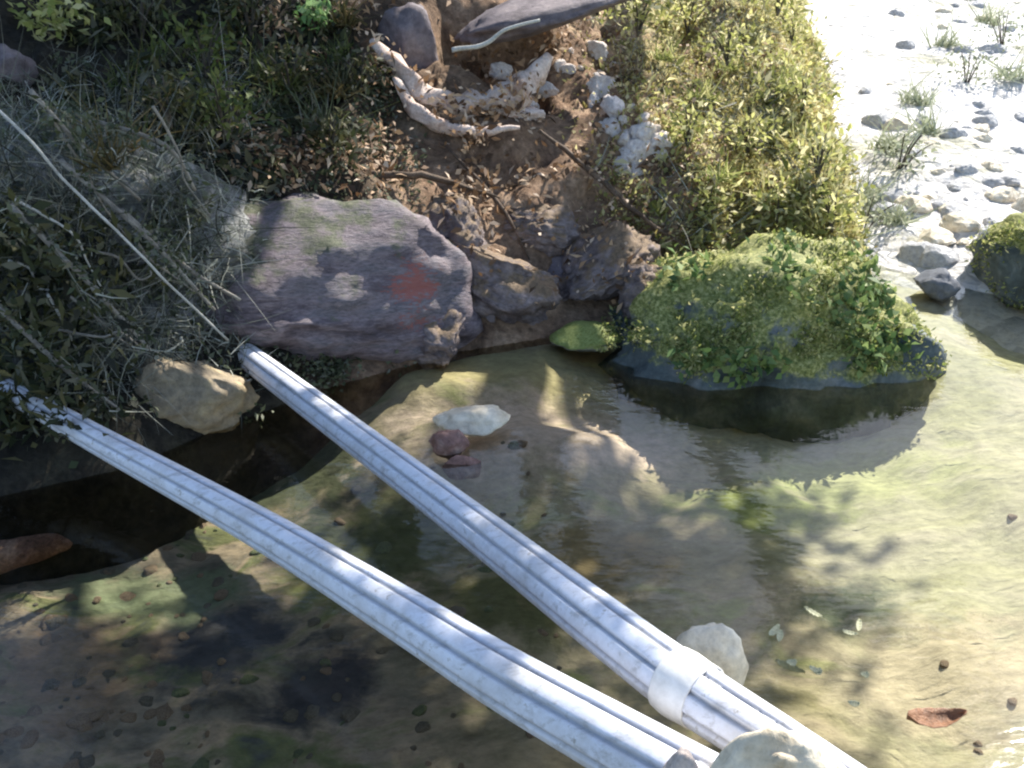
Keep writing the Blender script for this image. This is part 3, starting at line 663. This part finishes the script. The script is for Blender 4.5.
# leaf lying in the shallow water, bottom right
def dead_leaf(name, loc, ln, wd, curl, mat, label, rz, group=None):
    Vv = []; Fq = []; nu, nv = 14, 6
    for i in range(nu + 1):
        u = i / nu; wv = wd * math.sin(math.pi * (u ** .8)) ** .8 + .0015
        for j in range(nv + 1):
            q = j / nv * 2 - 1
            Vv.append((ln * (u - .5), wv * q * .5, curl * (q * q * .45 + (2 * u - 1) ** 2 * .5) + .0015 * math.sin(u * 30)))
    for i in range(nu):
        for j in range(nv):
            a = i * (nv + 1) + j; Fq.append((a, a + nv + 1, a + nv + 2, a + 1))
    o = link(name, np_mesh(name, Vv, Fq), M[mat]); o.location = loc; o.rotation_euler = (0, 0, rz)
    md = o.modifiers.new('thickness', 'SOLIDIFY'); md.thickness = .001
    return tag(o, label, 'leaf', group)
dead_leaf('fallen_leaf', onz(935, 722, .004), .13, .055, .03, 'brownleaf', 'curled brown dead leaf floating in the sunny shallows', R(6))
dead_leaf('fallen_leaf', onz(790, 668, -.02), .07, .022, .008, 'paleleaf', 'narrow pale leaf in the water right of the far pipe', R(-35))
gg = random.Random(8)
for k in range(10):  # a loose ring of pale leaf-shaped flecks
    a = k / 10 * 6.283; p = onz(825 + 34 * math.cos(a) + gg.gauss(0, 16), 645 + 24 * math.sin(a) + gg.gauss(0, 12), .003)
    dead_leaf('pale_fleck', p, gg.uniform(.015, .055), gg.uniform(.01, .02), .006, 'paleleaf', 'tiny pale fleck floating in the loose cluster right of the far pipe', gg.uniform(0, 6.3), 'cluster of pale flecks')

# ------------------------------------------------------------ trees on the bank that shade the pool (crowns above the picture)
def tree(loc, h, cr, label, seed, n=9000, squash=.7, lean=(0, 0)):
    gg = np.random.default_rng(seed); rd = random.Random(seed); o = empty('riverside_tree', loc)
    top = Vector((rd.uniform(-.3, .3), rd.uniform(-.3, .3), h)) + Vector((lean[0], lean[1], 0))
    link('trunk', tube_mesh('trunk', [(0, 0, -.3), tuple(top * .35 + Vector((.05, 0, 0))), tuple(top * .7), tuple(top)], [.13, .1, .07, .03], 12, wob=.2), M['bark'], o)
    cl = []
    for k in range(22):
        d = Vector((rd.gauss(0, 1), rd.gauss(0, 1), rd.gauss(0, .8))).normalized() * cr * rd.uniform(.45, 1)
        c = Vector((lean[0], lean[1], h * .85)) + Vector((d.x, d.y, d.z * squash)); cl.append(c)
        if k < 9:
            st = top * rd.uniform(.4, .8)
            link('limb', tube_mesh('limb', [tuple(st), tuple((st + c) / 2 + Vector((0, 0, .1))), tuple(c)], [.045, .03, .01], 8, wob=.2, seed=k), M['bark'], o)
    cl = np.array([tuple(c) for c in cl]); ci = gg.integers(0, len(cl), n)
    c = cl[ci] + gg.normal(size=(n, 3)) * cr * .17
    V, Q = quads(c, rdir(gg, n, -.2), rdir(gg, n, 1), gg.uniform(.07, .13, n), gg.uniform(.04, .07, n))
    link('crown', np_mesh('crown', V, Q), M['crown'], o, False)
    return tag(o, label, 'tree', 'trees above the pool')
for k, (x, y, h, cr) in enumerate(((-.9, 6.0, 3.6, 1.7), (.1, 6.6, 4.2, 1.4), (-2.6, 5.6, 3.4, 1.7), (-1.2, 8.2, 5.5, 2.0))):
    tree((x, y, bank_z(x, y)), h, cr, ['leafy tree standing on the bank above the purple slab', 'leafy tree standing on the bank above the dark hollow',
         'leafy tree standing on the bank above the lichen boulder', 'tallest leafy tree, farthest back on the bank'][k], 500 + k)
tree((.6, 7.2, bank_z(.6, 7.2)), 3.3, .85, 'slender leafy tree added out of view to shade the middle of the pool', 520, n=3600, lean=(2.0, -1.75))  # added out of view, leaned so that its crown shades the mid water
tree((-.2, 6.9, bank_z(-.2, 6.9)), 3.3, .95, 'slender leafy tree added out of view to shade the pipes and left water', 521, n=5200, lean=(1.7, -2.1))  # also added unseen, crown set to shade the lower left
